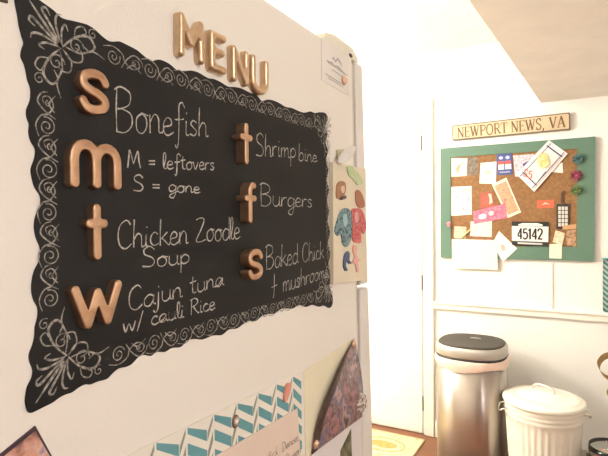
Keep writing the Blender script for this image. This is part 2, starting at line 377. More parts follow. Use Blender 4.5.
# handwriting: one-stroke letters, x-height .5, ascender 1, descender -.45
G = {
'a': (.46, [[(.40,.42),(.22,.5),(.06,.32),(.08,.08),(.24,.02),(.38,.2),(.42,.46)],[(.42,.46),(.40,.12),(.5,.03)]]),
'b': (.46, [[(.08,1),(.06,.5),(.06,.05)],[(.06,.25),(.2,.48),(.38,.4),(.38,.12),(.2,.0),(.06,.08)]]),
'c': (.38, [[(.34,.42),(.2,.5),(.06,.34),(.06,.12),(.2,.01),(.38,.08)]]),
'd': (.46, [[(.40,.42),(.22,.5),(.06,.32),(.08,.06),(.24,.0),(.40,.16)],[(.42,1),(.41,.5),(.42,.1),(.5,.03)]]),
'e': (.42, [[(.07,.24),(.32,.3),(.32,.45),(.18,.5),(.06,.32),(.08,.08),(.22,.0),(.42,.1)]]),
'f': (.40, [[(.42,.85),(.32,1),(.2,.88),(.2,.4),(.18,-.2),(.12,-.4),(.06,-.3)],[(.04,.45),(.22,.46),(.38,.5)]]),
'g': (.44, [[(.38,.42),(.2,.5),(.06,.32),(.08,.08),(.22,.04),(.37,.2),(.4,.46)],[(.4,.46),(.38,-.1),(.26,-.42),(.1,-.36),(.12,-.2),(.5,.06)]]),
'h': (.46, [[(.08,1),(.06,.5),(.06,.0)],[(.06,.25),(.2,.48),(.34,.4),(.36,.02),(.46,.04)]]),
'i': (.2, [[(.08,.48),(.08,.06),(.2,.04)],[(.09,.7),(.10,.75)]]),
'k': (.44, [[(.08,1),(.06,.5),(.06,.0)],[(.36,.5),(.08,.24)],[(.14,.28),(.42,.0)]]),
'l': (.22, [[(.06,.1),(.18,.7),(.14,1),(.05,.85),(.06,.15),(.2,.02)]]),
'm': (.62, [[(.05,.48),(.06,.0)],[(.06,.3),(.18,.5),(.26,.4),(.27,.02)],[(.27,.3),(.4,.5),(.5,.4),(.52,.04),(.62,.05)]]),
'n': (.46, [[(.05,.48),(.06,.0)],[(.06,.28),(.2,.5),(.34,.4),(.36,.04),(.46,.05)]]),
'o': (.44, [[(.24,.5),(.07,.36),(.08,.08),(.24,.0),(.38,.16),(.36,.4),(.22,.5),(.44,.46)]]),
'p': (.46, [[(.06,.48),(.07,0),(.06,-.45)],[(.06,.3),(.2,.5),(.38,.4),(.38,.14),(.2,.02),(.07,.1)]]),
'q': (.46, [[(.38,.42),(.2,.5),(.06,.32),(.08,.08),(.22,.04),(.37,.2)],[(.4,.46),(.38,-.45)]]),
'r': (.34, [[(.05,.48),(.06,.0)],[(.06,.28),(.16,.46),(.32,.48)]]),
's': (.34, [[(.3,.44),(.16,.5),(.06,.38),(.18,.26),(.3,.14),(.2,.0),(.03,.05)]]),
't': (.34, [[(.16,.85),(.14,.3),(.18,.04),(.32,.04)],[(.02,.56),(.32,.62)]]),
'u': (.46, [[(.06,.5),(.06,.12),(.2,.0),(.36,.14),(.38,.5)],[(.38,.5),(.38,.08),(.46,.03)]]),
'v': (.4, [[(.04,.5),(.18,.0),(.36,.5)]]),
'w': (.6, [[(.04,.5),(.14,.0),(.28,.42),(.42,.0),(.56,.5)]]),
'y': (.44, [[(.05,.5),(.1,.2),(.24,.14),(.38,.5)],[(.38,.5),(.3,-.2),(.14,-.42),(.06,-.3)]]),
'B': (.62, [[(.1,1),(.08,.5),(.1,.0)],[(.02,.92),(.2,1.02),(.48,.92),(.46,.66),(.24,.54),(.12,.52)],[(.2,.54),(.5,.44),(.54,.18),(.34,.0),(.08,.02)]]),
'C': (.56, [[(.5,.84),(.36,1),(.14,.84),(.06,.5),(.12,.14),(.32,.0),(.54,.16)]]),
'M': (.74, [[(.06,.0),(.12,.6),(.16,1),(.32,.35),(.36,.3),(.56,.96),(.62,.4),(.7,.0)]]),
'S': (.52, [[(.46,.84),(.3,1),(.1,.86),(.12,.62),(.36,.46),(.46,.24),(.34,.03),(.04,.06)]]),
'Z': (.56, [[(.06,.9),(.26,.98),(.46,.9),(.3,.5),(.06,.06),(.28,.0),(.54,.08)]]),
'D': (.6, [[(.1,1),(.1,.0)],[(.02,.98),(.34,.94),(.52,.6),(.46,.2),(.24,.0),(.06,.02)]]),
'Q': (.62, [[(.3,1),(.08,.7),(.1,.2),(.3,.0),(.5,.24),(.5,.74),(.3,1)],[(.34,.24),(.6,-.06)]]),
'R': (.56, [[(.1,1),(.08,.0)],[(.02,.92),(.26,1.02),(.46,.84),(.36,.6),(.1,.5)],[(.2,.54),(.36,.2),(.54,.02)]]),
'=': (.5, [[(.06,.44),(.4,.46)],[(.06,.24),(.4,.26)]]),
'/': (.34, [[(.3,1),(.16,.4),(.04,-.1)]]),
'+': (.5, [[(.22,1.0),(.2,.2),(.14,-.1)],[(.02,.4),(.42,.46)]]),
',': (.2, [[(.12,.08),(.06,-.16)]]),
' ': (.32, []),
}
def word(bm, txt, a, b, h0, h1, pl='F', w=.0018, off=.0016, lift=.0006, jit=.02, nv=None):
    f, nv, _ = PL[pl]
    tot = sum(G[c][0] for c in txt); x = 0
    A0, B0 = f(*a, off), f(*b, off); A1, B1 = f(a[0], a[1]-h0, off), f(b[0], b[1]-h1, off)
    prev = None; rn = random.Random(txt)
    for c in txt:
        gw, st = G[c]; dy = rn.uniform(-jit, jit); sts = list(st)
        if prev and prev[0] in 'acdehmnulk' and c in 'aceimnorsu':
            e = prev[1]; sts.append([(e[0]-prev[2], e[1]), ((e[0]-prev[2])*.5+st[0][0][0]*.5, min(e[1], st[0][0][1])+.06), st[0][0]])
        ends = [q for q in st if q[-1][1] < .2] or st or [[(0, 0)]]
        prev = (c, ends[-1][-1], gw) if st and c.islower() else None
        for s in sts:
            pts = []
            for (u, v) in s:
                t = (x+u)/tot; base = A0.lerp(B0, t); up = A1.lerp(B1, t)-base
                pts.append(base+up*(v+dy))
            P = catmull(pts, 5)
            ribbon(bm, P, (lambda t, q=rn.random()*6: w*(.85+.3*math.sin(t*9+q))), nv, lift)
        x += gw
for txt, a, b, h0, h1 in (('Bonefish', (113,132), (208,137), 46, 27), ('M = leftovers', (126,168), (214,170), 18, 14), ('S = gone', (132,191), (200,193), 17, 12),
      ('Chicken Zoodle', (116,249), (240,239), 29, 22), ('Soup', (141,268), (190,263), 21, 18), ('Cajun tuna', (127,312), (223,285), 25, 17),
      ('w/ cauli Rice', (122,333), (215,309), 18, 15), ('Shrimp', (255,156), (296,158), 24, 18), ('bine', (298,161), (317,162), 18, 12),
      ('Burgers', (259,206), (312,207), 23, 15), ('Baked Chick', (265,270), (324,258), 24, 17), ('+ mushrooms', (271,296), (328,277), 22, 15)):
    if txt == 'Cajun tuna': G['j'] = (.24, [[(.14,.48),(.12,-.2),(.02,-.38),(-.06,-.26)],[(.14,.7),(.15,.75)]])
    bm = bmesh.new(); word(bm, txt, a, b, h0, h1); obj('chalk_writing', bm, CHALK, bd, None)

# ------------------------------------------------------------------ gold letter magnets
def sdf_letter(strokes, w, hgt, r, bev, depth, square=False):
    # strokes in metres in a w x hgt box; returns a solid in (a, b, n) space
    segs = []
    for s in strokes:
        for p, q in zip(s, s[1:]): segs.append((V((p[0], p[1])), V((q[0], q[1]))))
    def sd(x, y):
        best = 9
        for p, q in segs:
            pq = q-p; ax = x-p.x; ay = y-p.y; l2 = pq.x*pq.x+pq.y*pq.y
            t = max(0, min(1, (ax*pq.x+ay*pq.y)/l2)) if l2 > 0 else 0
            dx = ax-pq.x*t; dy = ay-pq.y*t; d2 = dx*dx+dy*dy
            if d2 < best: best = d2
        return math.sqrt(best)-r
    g = r/3.2; x0, y0 = -2*g, -2*g; nx = int((w+4*g)/g)+1; ny = int((hgt+4*g)/g)+1
    val = [[sd(x0+i*g, y0+j*g) for j in range(ny+1)] for i in range(nx+1)]
    edges = {}; 
    def ip(a, b, va, vb): t = va/(va-vb); return (a[0]+(b[0]-a[0])*t, a[1]+(b[1]-a[1])*t)
    nxt = {}; pos = {}
    for i in range(nx):
        for j in range(ny):
            c = [(i, j), (i+1, j), (i+1, j+1), (i, j+1)]; v = [val[a][b] for a, b in c]; cr = []
            for k in range(4):
                a, b = c[k], c[(k+1) % 4]; va, vb = v[k], v[(k+1) % 4]
                if (va < 0) != (vb < 0):
                    key = tuple(sorted((a, b)))
                    if key not in pos: pos[key] = ip((x0+a[0]*g, y0+a[1]*g), (x0+b[0]*g, y0+b[1]*g), va, vb)
                    cr.append((key, va < 0))
            outs = [k for k, ins_ in cr if ins_]; inn = [k for k, ins_ in cr if not ins_]
            if len(cr) == 2: nxt[outs[0]] = inn[0]
            elif len(cr) == 4:
                ks = [k for k, _ in cr]
                for idx, (k, ins_) in enumerate(cr):
                    if ins_: nxt[k] = cr[(idx+1) % 4][0]
    loops = []; left = set(nxt)
    while left:
        s = left.pop(); L = [s]; k = nxt[s]
        while k != s and k in left: left.discard(k); L.append(k); k = nxt[k]
        if len(L) > 5: loops.append([pos[k] for k in L])
    def push(p, lev):
        x, y = p
        for _ in range(4):
            e = 1e-5; d = sd(x, y); gx = (sd(x+e, y)-sd(x-e, y))/(2*e); gy = (sd(x, y+e)-sd(x, y-e))/(2*e)
            n2 = gx*gx+gy*gy
            if n2 < .05: break
            x -= (d-lev)*gx/n2*.8; y -= (d-lev)*gy/n2*.8
        return (x, y)
    loops = [[push(p, 0) for p in L] for L in loops]
    levels = [(0, 0), (depth-bev, 0), (depth-bev*.6, -bev*.22), (depth-bev*.2, -bev*.6), (depth, -bev)]
    return loops, [([[push(p, lv) for p in L] for L in loops], n) for n, lv in levels]
def letter(nm, label, strokes, box_px, r, depth, m, bev, base_off, grp, shear=0):
    f = at_fridge; x0, x1, y0, y1 = box_px; cx, cyy = (x0+x1)/2, (y0+y1)/2; off = base_off+depth
    ya, yb = f(x0, cyy, off).y, f(x1, cyy, off).y; za, zb = f(cx, y1, off).z, f(cx, y0, off).z
    w, hg = yb-ya, zb-za
    st = [[(r+u*(w-2*r), r+v*(hg-2*r)) for u, v in s] for s in strokes]
    loops, lv = sdf_letter(st, w, hg, r, bev, depth)
    bm = bmesh.new(); rows = []
    for LL, n in lv:
        rows.append([[bm.verts.new(V((FX+base_off+n, ya+p[0], za+p[1]))) for p in L] for L in LL])
    for ra, rb in zip(rows, rows[1:]):
        for A, Bq in zip(ra, rb):
            n = len(A)
            for k in range(n): bm.faces.new((A[k], A[(k+1) % n], Bq[(k+1) % n], Bq[k]))
    for row, flip in ((rows[0], True), (rows[-1], False)):
        flat = [v for L in row for v in L]
        for a, b, c in tessellate_polygon([[V((v.co.y, v.co.z, 0)) for v in L] for L in row]):
            if len({a, b, c}) == 3:
                try: bm.faces.new((flat[a], flat[b], flat[c]))
                except ValueError: pass
    o = obj(nm, bm, m, None, False)
    o.data.shade_smooth(); o.data.set_sharp_from_angle(angle=math.radians(28 if bev < .002 else 50))
    return tag(o, label, 'magnet', grp)
def arc(cx, cy, rx, ry, a0, a1, n=10): return [(cx+rx*math.cos(math.radians(a0+(a1-a0)*i/n)), cy+ry*math.sin(math.radians(a0+(a1-a0)*i/n))) for i in range(n+1)]
L_s = [[tuple(p)[:2] for p in catmull([(1,.80,0),(.82,.96,0),(.48,1,0),(.10,.90,0),(.03,.70,0),(.22,.56,0),(.72,.44,0),(.98,.28,0),(.90,.09,0),(.50,0,0),(.16,.04,0),(0,.2,0)], 4)]]
L_m = [[(0, 0), (0, .62)]+arc(.25, .60, .25, .40, 180, 0)+[(.5, 0)], [(.5, .60)]+arc(.75, .60, .25, .36, 180, 0)+[(1, 0)]]
L_t = [[(.5, 0), (.5, 1)], [(0, .68), (1, .68)]]
L_w = [[(0, 1), (.27, 0), (.5, .85), (.73, 0), (1, 1)]]
L_f = [[(.42, 0), (.42, .8)]+arc(.78, .80, .36, .20, 180, 70, 6), [(0, .62), (.95, .62)]]
L_M = [[(0, 0), (.03, 1), (.5, .38), (.97, 1), (1, 0)]]
L_E = [[(1, 1), (0, 1), (0, 0), (1, 0)], [(0, .52), (.85, .52)]]
L_N = [[(0, 0), (0, 1), (1, 0), (1, 1)]]
L_U = [[(0, 1), (0, .3)]+arc(.5, .3, .5, .3, 180, 360, 10)+[(1, 1)]]
gd = 'gold day-of-week letter magnets on the chalkboard'; gm = 'gold capital letter magnets above the chalkboard'
DL = .0105; DR = .0165; bo = .0016
letter('letter_magnet', 'gold lowercase s magnet at top of the left column beside Bonefish', L_s, (80,110,69,114), .0047, DL, GOLD, .0012, bo, gd)
letter('letter_magnet', 'wide gold lowercase m magnet on the chalkboard beside the leftovers note', L_m, (70.5,122,140.5,188.5), .0052, DL, GOLD, .0012, bo, gd)
letter('letter_magnet', 'gold lowercase t magnet on the chalkboard beside Chicken Zoodle Soup', L_t, (87,108.6,204,260), .0048, DL, GOLD, .0012, bo, gd)
letter('letter_magnet', 'gold lowercase w magnet at the foot of the left column beside Cajun tuna', L_w, (72,123,283,327), .0050, DL, GOLD, .0012, bo, gd)
letter('letter_magnet', 'gold lowercase t magnet at top of the right column beside Shrimp', L_t, (241,253,123,164), .0046, DR, GOLD, .0012, bo, gd)
letter('letter_magnet', 'gold lowercase f magnet on the chalkboard beside Burgers', L_f, (245.5,257.5,182,223), .0046, DR, GOLD, .0012, bo, gd)
letter('letter_magnet', 'gold lowercase s magnet low in the right column beside Baked Chick', L_s, (249,263.5,249,280), .0046, DR, GOLD, .0012, bo, gd)
DM = .012
letter('letter_magnet', 'gold capital M magnet, first of the word MENU on the refrigerator', L_M, (180,206,16,60), .0056, DM, GOLD2, .0038, .0002, gm)
letter('letter_magnet', 'gold capital E magnet, second of the word MENU on the refrigerator', L_E, (211.5,228,32,72), .0056, DM, GOLD2, .0038, .0002, gm)
letter('letter_magnet', 'gold capital N magnet, third of the word MENU on the refrigerator', L_N, (233.5,250.5,47.5,83.5), .0056, DM, GOLD2, .0038, .0002, gm)
letter('letter_magnet', 'gold capital U magnet, last of the word MENU on the refrigerator', L_U, (253,270,57,94), .0056, DM, GOLD2, .0038, .0002, gm)

# ------------------------------------------------------------------ other things on the fridge side
card('photo_card', 'dark card corner on the refrigerator above left of the chalkboard', 'card', 'F', [(-12,-18),(8,-16),(8,3.2),(-12,-2)], .0014, .0014, mat('dark_brown_card', (.06, .035, .012), .6))
ph = card('snapshot', 'tilted snapshot with dark edge at the lower left of the refrigerator', 'photo', 'F', [(35.5,426),(62,474),(28,500),(-14,466)], .0016, .0014, mat('photo_edge', (.05, .025, .04), .35),
    parts=[('picture', multi('blurred_photo', [(.20, .10, .09), (.55, .27, .20), (.72, .46, .38), (.30, .24, .36)], 55), rect(.06, .05, .95, .95)),
           ('picture_face', mat('face_pink', (.68, .36, .26), .5), oval(.42, .40, .17, .17)), ('picture_face', mat('face_pink2', (.70, .40, .32), .5), oval(.20, .72, .14, .14))])
card('paper_note', 'white paper note with small printed logo near the refrigerator top', 'note', 'F', [(321.5,36.5),(349,57.5),(349,96),(322,80)], .0010, .0010, mat('white_note_paper', (.82, .78, .74), .8),
    parts=[('printed_logo', PGREY, [(.15,.47),(.35,.42),(.42,.46),(.60,.42),(.75,.47),(.95,.50),(.9,.53),(.5,.50),(.22,.51)]), ('printed_logo', PGREY, [(.34,.36),(.40,.27),(.46,.33),(.56,.22),(.66,.27),(.72,.36),(.66,.33),(.57,.27),(.47,.38),(.42,.33)]),
           ('printed_logo', PGREY, rect(.35, .60, .8, .62)), ('printed_text', PGREY, rect(.12, .80, .70, .815)), ('printed_text', PGREY, rect(.2, .86, .75, .875))])
def gem_magnet(label, pl, px, py, ru, rv, hh, m, off, name='round_magnet', petals=0, grp='small magnets on the refrigerator'):
    c = PL[pl][0](px, py, off); nv = PL[pl][1]; bm = bmesh.new()
    dome(bm, c, nv, ru, rv, hh)
    t = obj(name, bm, m, None, True); tag(t, label, 'magnet', grp)
    return t
gem_magnet('round gold magnet holding the white note near the refrigerator top', 'F', 343.5, 80.5, .0105, .0105, .008, PEARL, .0011)

# cream magnetic board with dress-up magnets
cb = card('cream_board', 'narrow cream magnetic board beside the right edge of the chalkboard', 'board', 'F', [(333,162),(366,169),(367,280),(333.4,284)], .009, .0088, mat('cream_board', (.80, .72, .56), .6))
def flatm(name, label, cat, polys, off=.0115, grp='figure magnets on the cream board', pn=None):
    nv = V((1, 0, 0)); root = None
    for k, (m, poly, nm) in enumerate(polys):
        P = catmull([at_fridge(x, y, off+.0007*k) for x, y in poly], 2, True)
        o = obj(name if root is None else nm, prism(bmesh.new(), P, nv, .0022 if k == 0 else .0005), m, root)
        if root is None: root = tag(o, label, cat, grp)
    return root
PBL = multi('blue_floral', [(.015, .025, .05), (.04, .09, .13), (.22, .40, .42), (.08, .04, .09)], 130)
PRD = multi('red_floral', [(.34, .03, .03), (.60, .07, .04), (.68, .20, .22), (.30, .03, .05)], 130)
flatm('shirt_magnet', 'blue floral shirt magnet on the cream board', 'magnet', [(PBL, [(341,211),(346,208),(350,210),(352,216),(352.4,228),(351,240),(347,247),(342.5,243),(341.5,234),(338,236),(335,231),(337,222)], ''),
      (mat('pale_aqua', (.35, .55, .58), .5), [(343,216),(347,214),(347.5,224),(344,226)], 'collar_print')])
flatm('shirt_magnet', 'red floral shirt magnet on the cream board', 'magnet', [(PRD, [(352,210),(356,208.5),(361,209),(364.5,216),(366.5,228),(363.5,234),(361,231),(361.5,242),(357,243),(352.8,240),(352.6,225)], ''),
      (mat('pink_print', (.78, .40, .42), .5), [(355,213),(358,212),(358.5,221),(355.5,222)], 'collar_print')])
BRN = mat('brown_figure', (.40, .20, .10), .5)
flatm('figure_magnet', 'brown-haired face magnet above the blue shirt on the cream board', 'magnet', [(BRN, [(338,183),(342,181),(345.5,183),(346,190),(343.5,197),(339,199),(336.6,196),(337,188)], ''), (mat('figure_skin', (.78, .55, .42), .5), [(341,187),(344.5,186),(344.5,192),(342,193)], 'face')])
flatm('figure_magnet', 'brown and red figure magnet above the red shirt on the cream board', 'magnet', [(mat('rust_figure', (.45, .16, .10), .5), [(356,192),(359,190),(363,196),(365,206),(360,208),(356.5,203)], ''), (BRN, [(357.5,196),(360,195),(361,201),(358.6,202)], 'patch')])
flatm('leaf_magnet', 'pale green leafy magnet near the top of the cream board', 'magnet', [(mat('pale_green', (.48, .60, .30), .6, col2=(.62, .70, .48), scale=90), [(347.5,167),(352,166),(356,171),(361,177),(363,183),(358,185),(353,179),(349,175)], '')])
flatm('boots_magnet', 'dark blue curved boot magnet low on the cream board', 'magnet', [(mat('navy_figure', (.06, .09, .20), .5), [(345,254),(348,251),(350,254),(349.5,260),(352,263),(349,264),(347,261),(346,266),(348,270),(345.5,271),(343.6,266),(344,259)], '')])
flatm('doll_magnet', 'pink doll magnet low on the cream board', 'magnet', [(mat('pink_doll', (.82, .45, .40), .5), [(354,245),(357.5,247),(356.5,252),(358,258),(361.5,260),(358,262),(359.5,271),(357,272),(355.5,264),(352.5,263),(355,257),(353,251)], '')])
flatm('dot_magnet', 'two small dark dot magnet beneath the brown-haired face', 'magnet', [(mat('mauve_dark', (.15, .08, .10), .5), [(340,197.5),(343,196),(346,195.5),(346.5,198),(343.5,199.5),(341,200)], '')])
# white oval clip standing out at the top of the cream board
t = thing('oval_clip', 'white oval clip magnet sticking out above the cream board', 'magnet', at_fridge(341, 160, .0), 'small magnets on the refrigerator')
c0 = at_fridge(341.5, 163, .0012)
bm = bmesh.new(); n1 = V((.62, -.70, .2)).normalized(); s1 = V((.55, .45, .70)).normalized(); s1 = (s1-n1*s1.dot(n1)).normalized()
cc = at_fridge(347, 154.5, .027); dome(bm, cc, n1, .027, .011, .003, 24, 5, s1); obj('oval_plate', bm, mat('white_plastic', (.80, .76, .72), .4), t, True)
bm = bmesh.new(); tube(bm, [at_fridge(341, 163, .0), at_fridge(341.5, 162, .008), at_fridge(344.5, 158, .022)], .0025, 8); obj('clip_arm', bm, INK, t)
obj('paper_leaf', prism(bmesh.new(), quad_pts('F', [(337,150),(344,149),(344.5,162),(338,158)], .003), NV, .0012), mat('yellow_leaf', (.70, .66, .40), .7), t)

# chevron card with pink card on it
CH = [(120,459.5),(302,371.5),(304.5,474),(122,600)]
cv = card('chevron_card', 'large white card with teal chevron zigzags at the bottom of the refrigerator', 'card', 'F', CH, .0020, .0020, mat('chevron_white', (.84, .80, .72), .75))
cc = quad_pts('F', CH, .0020)
ya, yb = cc[0].y, cc[1].y; ztop0, ztop1 = cc[0].z, cc[1].z
def CP(u, d, k=0):  # u along the card, d metres below its top edge
    return V((FX+.0022+.0002*k, ya+(yb-ya)*u, ztop0+(ztop1-ztop0)*u-d))
bmT = bmesh.new(); bmG = bmesh.new(); 
Wc = yb-ya; per = .054; n = int(Wc/per)+1; amp = .023; 
for row in range(5):
    d0 = -.006+row*.0275
    for i in range(n):
        s = i*per; e = s+per*.70; e2 = s+per
        def q(s_, d_): return CP(min(max(s_/Wc, .004), .992), max(d_, .0012))
        if s >= Wc: break
        def quadf(bm, a, b, c, d__):
            try: prism(bm, [a, b, c, d__], NV, .0002)
            except Exception: pass
        if e <= Wc+per*.8: quadf(bmT, q(s, d0), q(e, d0+amp), q(e, d0+amp+.0155), q(s, d0+.0155))
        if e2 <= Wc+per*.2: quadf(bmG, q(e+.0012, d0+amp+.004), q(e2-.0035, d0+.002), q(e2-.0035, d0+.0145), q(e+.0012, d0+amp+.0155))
obj('chevron_band', bmT, TEAL, cv); obj('chevron_grey_band', bmG, GREYK, cv)  # teal strokes and grey upstrokes of the printed zigzag
pc = card('pink_card', 'pale pink handwritten card overlapping the chevron card', 'card', 'F', [(160,489),(297.5,408.5),(301,459),(165,540)], .0036, .0016, PINKP)
bm = bmesh.new(); word(bm, 'Denise,', (281.5,452), (299,439.5), 9, 8, 'F', .0011, .0036); obj('handwriting', bm, INK, pc, None)
bm = bmesh.new(); word(bm, 'Queen', (285,464), (301,452), 9, 8, 'F', .0011, .0036); obj('handwriting', bm, INK, pc, None)
bm = bmesh.new(); word(bm, 'ld', (268,461), (277,454), 8, 8, 'F', .0011, .0036); obj('handwriting', bm, INK, pc, None)
gem = gem_magnet('round crystal magnet in the middle of the chevron card', 'F', 235.5, 421.5, .0068, .0085, .006, GEM, .0024)
bm = bmesh.new(); tube(bm, [gem.location+V((-.0028, .0072*math.cos(a*math.pi/12), .0090*math.sin(a*math.pi/12))) for a in range(25)], .0011, 6); obj('bezel', bm, mat('bronze', (.25, .12, .07), .3, metal=.8), gem, True)
o = obj('clip_magnet', prism(bmesh.new(), catmull(quad_pts('F', [(287.5,384.5),(291.5,383.5),(290.5,392),(287,401.5),(284.8,401),(285.5,392)], .0065), 3, True), NV, .004), CLIP)
tag(o, 'coral red clip magnet at the top right of the chevron card', 'magnet', 'small magnets on the refrigerator')

# cream sheet with the curled photograph on it
card('cream_sheet', 'pale yellow sheet of paper under the curled photo on the refrigerator', 'paper', 'F', [(303.6,371.5),(351.5,339.5),(357.5,470),(307,500)], .0010, .0010, mat('pale_yellow_paper', (.86, .80, .60), .8))
card('white_leaflet', 'white leaflet below the curled photo at the refrigerator edge', 'leaflet', 'F', [(311,455.5),(361,415),(362.5,470),(313,500)], .0024, .0008, mat('leaflet_white', (.76, .72, .72), .7),
     parts=[('picture', multi('dark_green_photo', [(.04, .05, .03), (.16, .16, .08), (.3, .25, .2)], 60), [(.52, .36), (.76, .10), (.76, .7), (.52, .9)])])
bm = bmesh.new()
Lp = catmull([at_fridge(*p) for p in ((352.5,338.5),(342,354),(333,370),(325.5,386),(319,402),(313,425),(310,454))], 4)
Rp = catmull([at_fridge(*p) for p in ((352.8,338.5),(355.5,352),(358,366),(360,380),(361,393),(361.3,405),(360.5,416.5))], 4)
nU = 8; grid = []
for i, (a, b) in enumerate(zip(Lp, Rp)):
    t = i/(len(Lp)-1); bow = math.sin(math.pi*t)
    row = []
    for k in range(nU+1):
        u = k/nU; p = a.lerp(b, u); p.x = FX+.0038+bow*(.012*(1-u)**1.5+.002)
        # keep the outline where it is seen once the paper lifts off
        s = (p.x)/FX; row.append(p)
    grid.append(row)
vf = [[bm.verts.new(p) for p in r] for r in grid]; vb = [[bm.verts.new(p-V((.0007, 0, 0))) for p in r] for r in grid]
for i in range(len(vf)-1):
    for k in range(nU):
        bm.faces.new((vf[i][k], vf[i+1][k], vf[i+1][k+1], vf[i][k+1])); bm.faces.new((vb[i][k+1], vb[i+1][k+1], vb[i+1][k], vb[i][k]))
    bm.faces.new((vf[i][0], vb[i][0], vb[i+1][0], vf[i+1][0])); bm.faces.new((vf[i][nU], vf[i+1][nU], vb[i+1][nU], vb[i][nU]))
bm.faces.new([vf[-1][k] for k in range(nU+1)]+[vb[-1][k] for k in range(nU, -1, -1)])
ph2 = obj('curled_photo', bm, multi('curled_photo_print', [(.07, .04, .035), (.17, .11, .10), (.48, .24, .25), (.10, .07, .10), (.38, .24, .20), (.10, .13, .28), (.62, .40, .36), (.05, .04, .04)], 17, .3), None, True)
tag(ph2, 'dark curled photo bulging off the refrigerator under three round magnets', 'photo')
bm = bmesh.new(); e0 = [V(r[0])+V((.0006, 0, 0)) for r in grid]; e1 = [V(r[0]).lerp(V(r[-1]), .09)+V((.0006, 0, 0)) for r in grid]
A = [bm.verts.new(p) for p in e0]; B2 = [bm.verts.new(p) for p in e1]
for i in range(len(A)-1): bm.faces.new((A[i], A[i+1], B2[i+1], B2[i]))
obj('dark_border', bm, mat('photo_dark_border', (.05, .035, .03), .3), ph2, True)
gem_magnet('round rose gold magnet at the top corner of the curled photo', 'F', 353, 344, .0075, .0085, .007, PEARL, .0052)
gem_magnet('round rose gold magnet at the bottom corner of the curled photo', 'F', 315, 444, .0075, .0095, .008, PEARL, .0052)
cp = at_fridge(359.5, 402.5, .0045)
fl = thing('flower_magnet', 'crystal flower magnet on the right edge of the curled photo', 'magnet', cp, 'small magnets on the refrigerator')
bm = bmesh.new(); dome(bm, cp, NV, .009, .009, .016, 14, 4); obj('crystal_centre', bm, GEM, fl)
bm = bmesh.new()
for k in range(8):
    a = k*math.pi/4; dome(bm, cp+V((0, .015*math.cos(a), .015*math.sin(a))), NV, .0085, .0085, .012, 8, 3)
obj('crystal_petals', bm, GEM, fl)

# ================================================================== FAR WALL
# place-name sign
SQ = [(452,125.5),(570,112.3),(570.3,129.5),(452.3,140.5)]
def inset(c, a):   # shrink a quad of world points by a metres
    out = []
    for i in range(4):
        p = c[i]; d1 = (c[(i+1) % 4]-p).normalized(); d2 = (c[i-1]-p).normalized(); out.append(p+d1*a+d2*a)
    return out
def rounded(c, r, n=4):
    out = []
    for i in range(4):
        p = c[i]; a = p+(c[i-1]-p).normalized()*r; b = p+(c[(i+1) % 4]-p).normalized()*r
        for k in range(n+1): t = k/n; out.append((a.lerp(p, t)).lerp(p.lerp(b, t), t))
    return out
sc = quad_pts('W', SQ, .020); NW = V((0, -1, 0))
sg = thing('place_sign', 'tan wooden sign reading NEWPORT NEWS, VA above the corkboard', 'sign', at_wall(511, 127, 0))
obj('sign_plank', prism(bmesh.new(), rounded(sc, .008), NW, .018), SIGNB, sg)
obj('sign_face', prism(bmesh.new(), [p+NW*.0006 for p in rounded(inset(sc, .006), .006)], NW, .0007), SIGNF, sg)
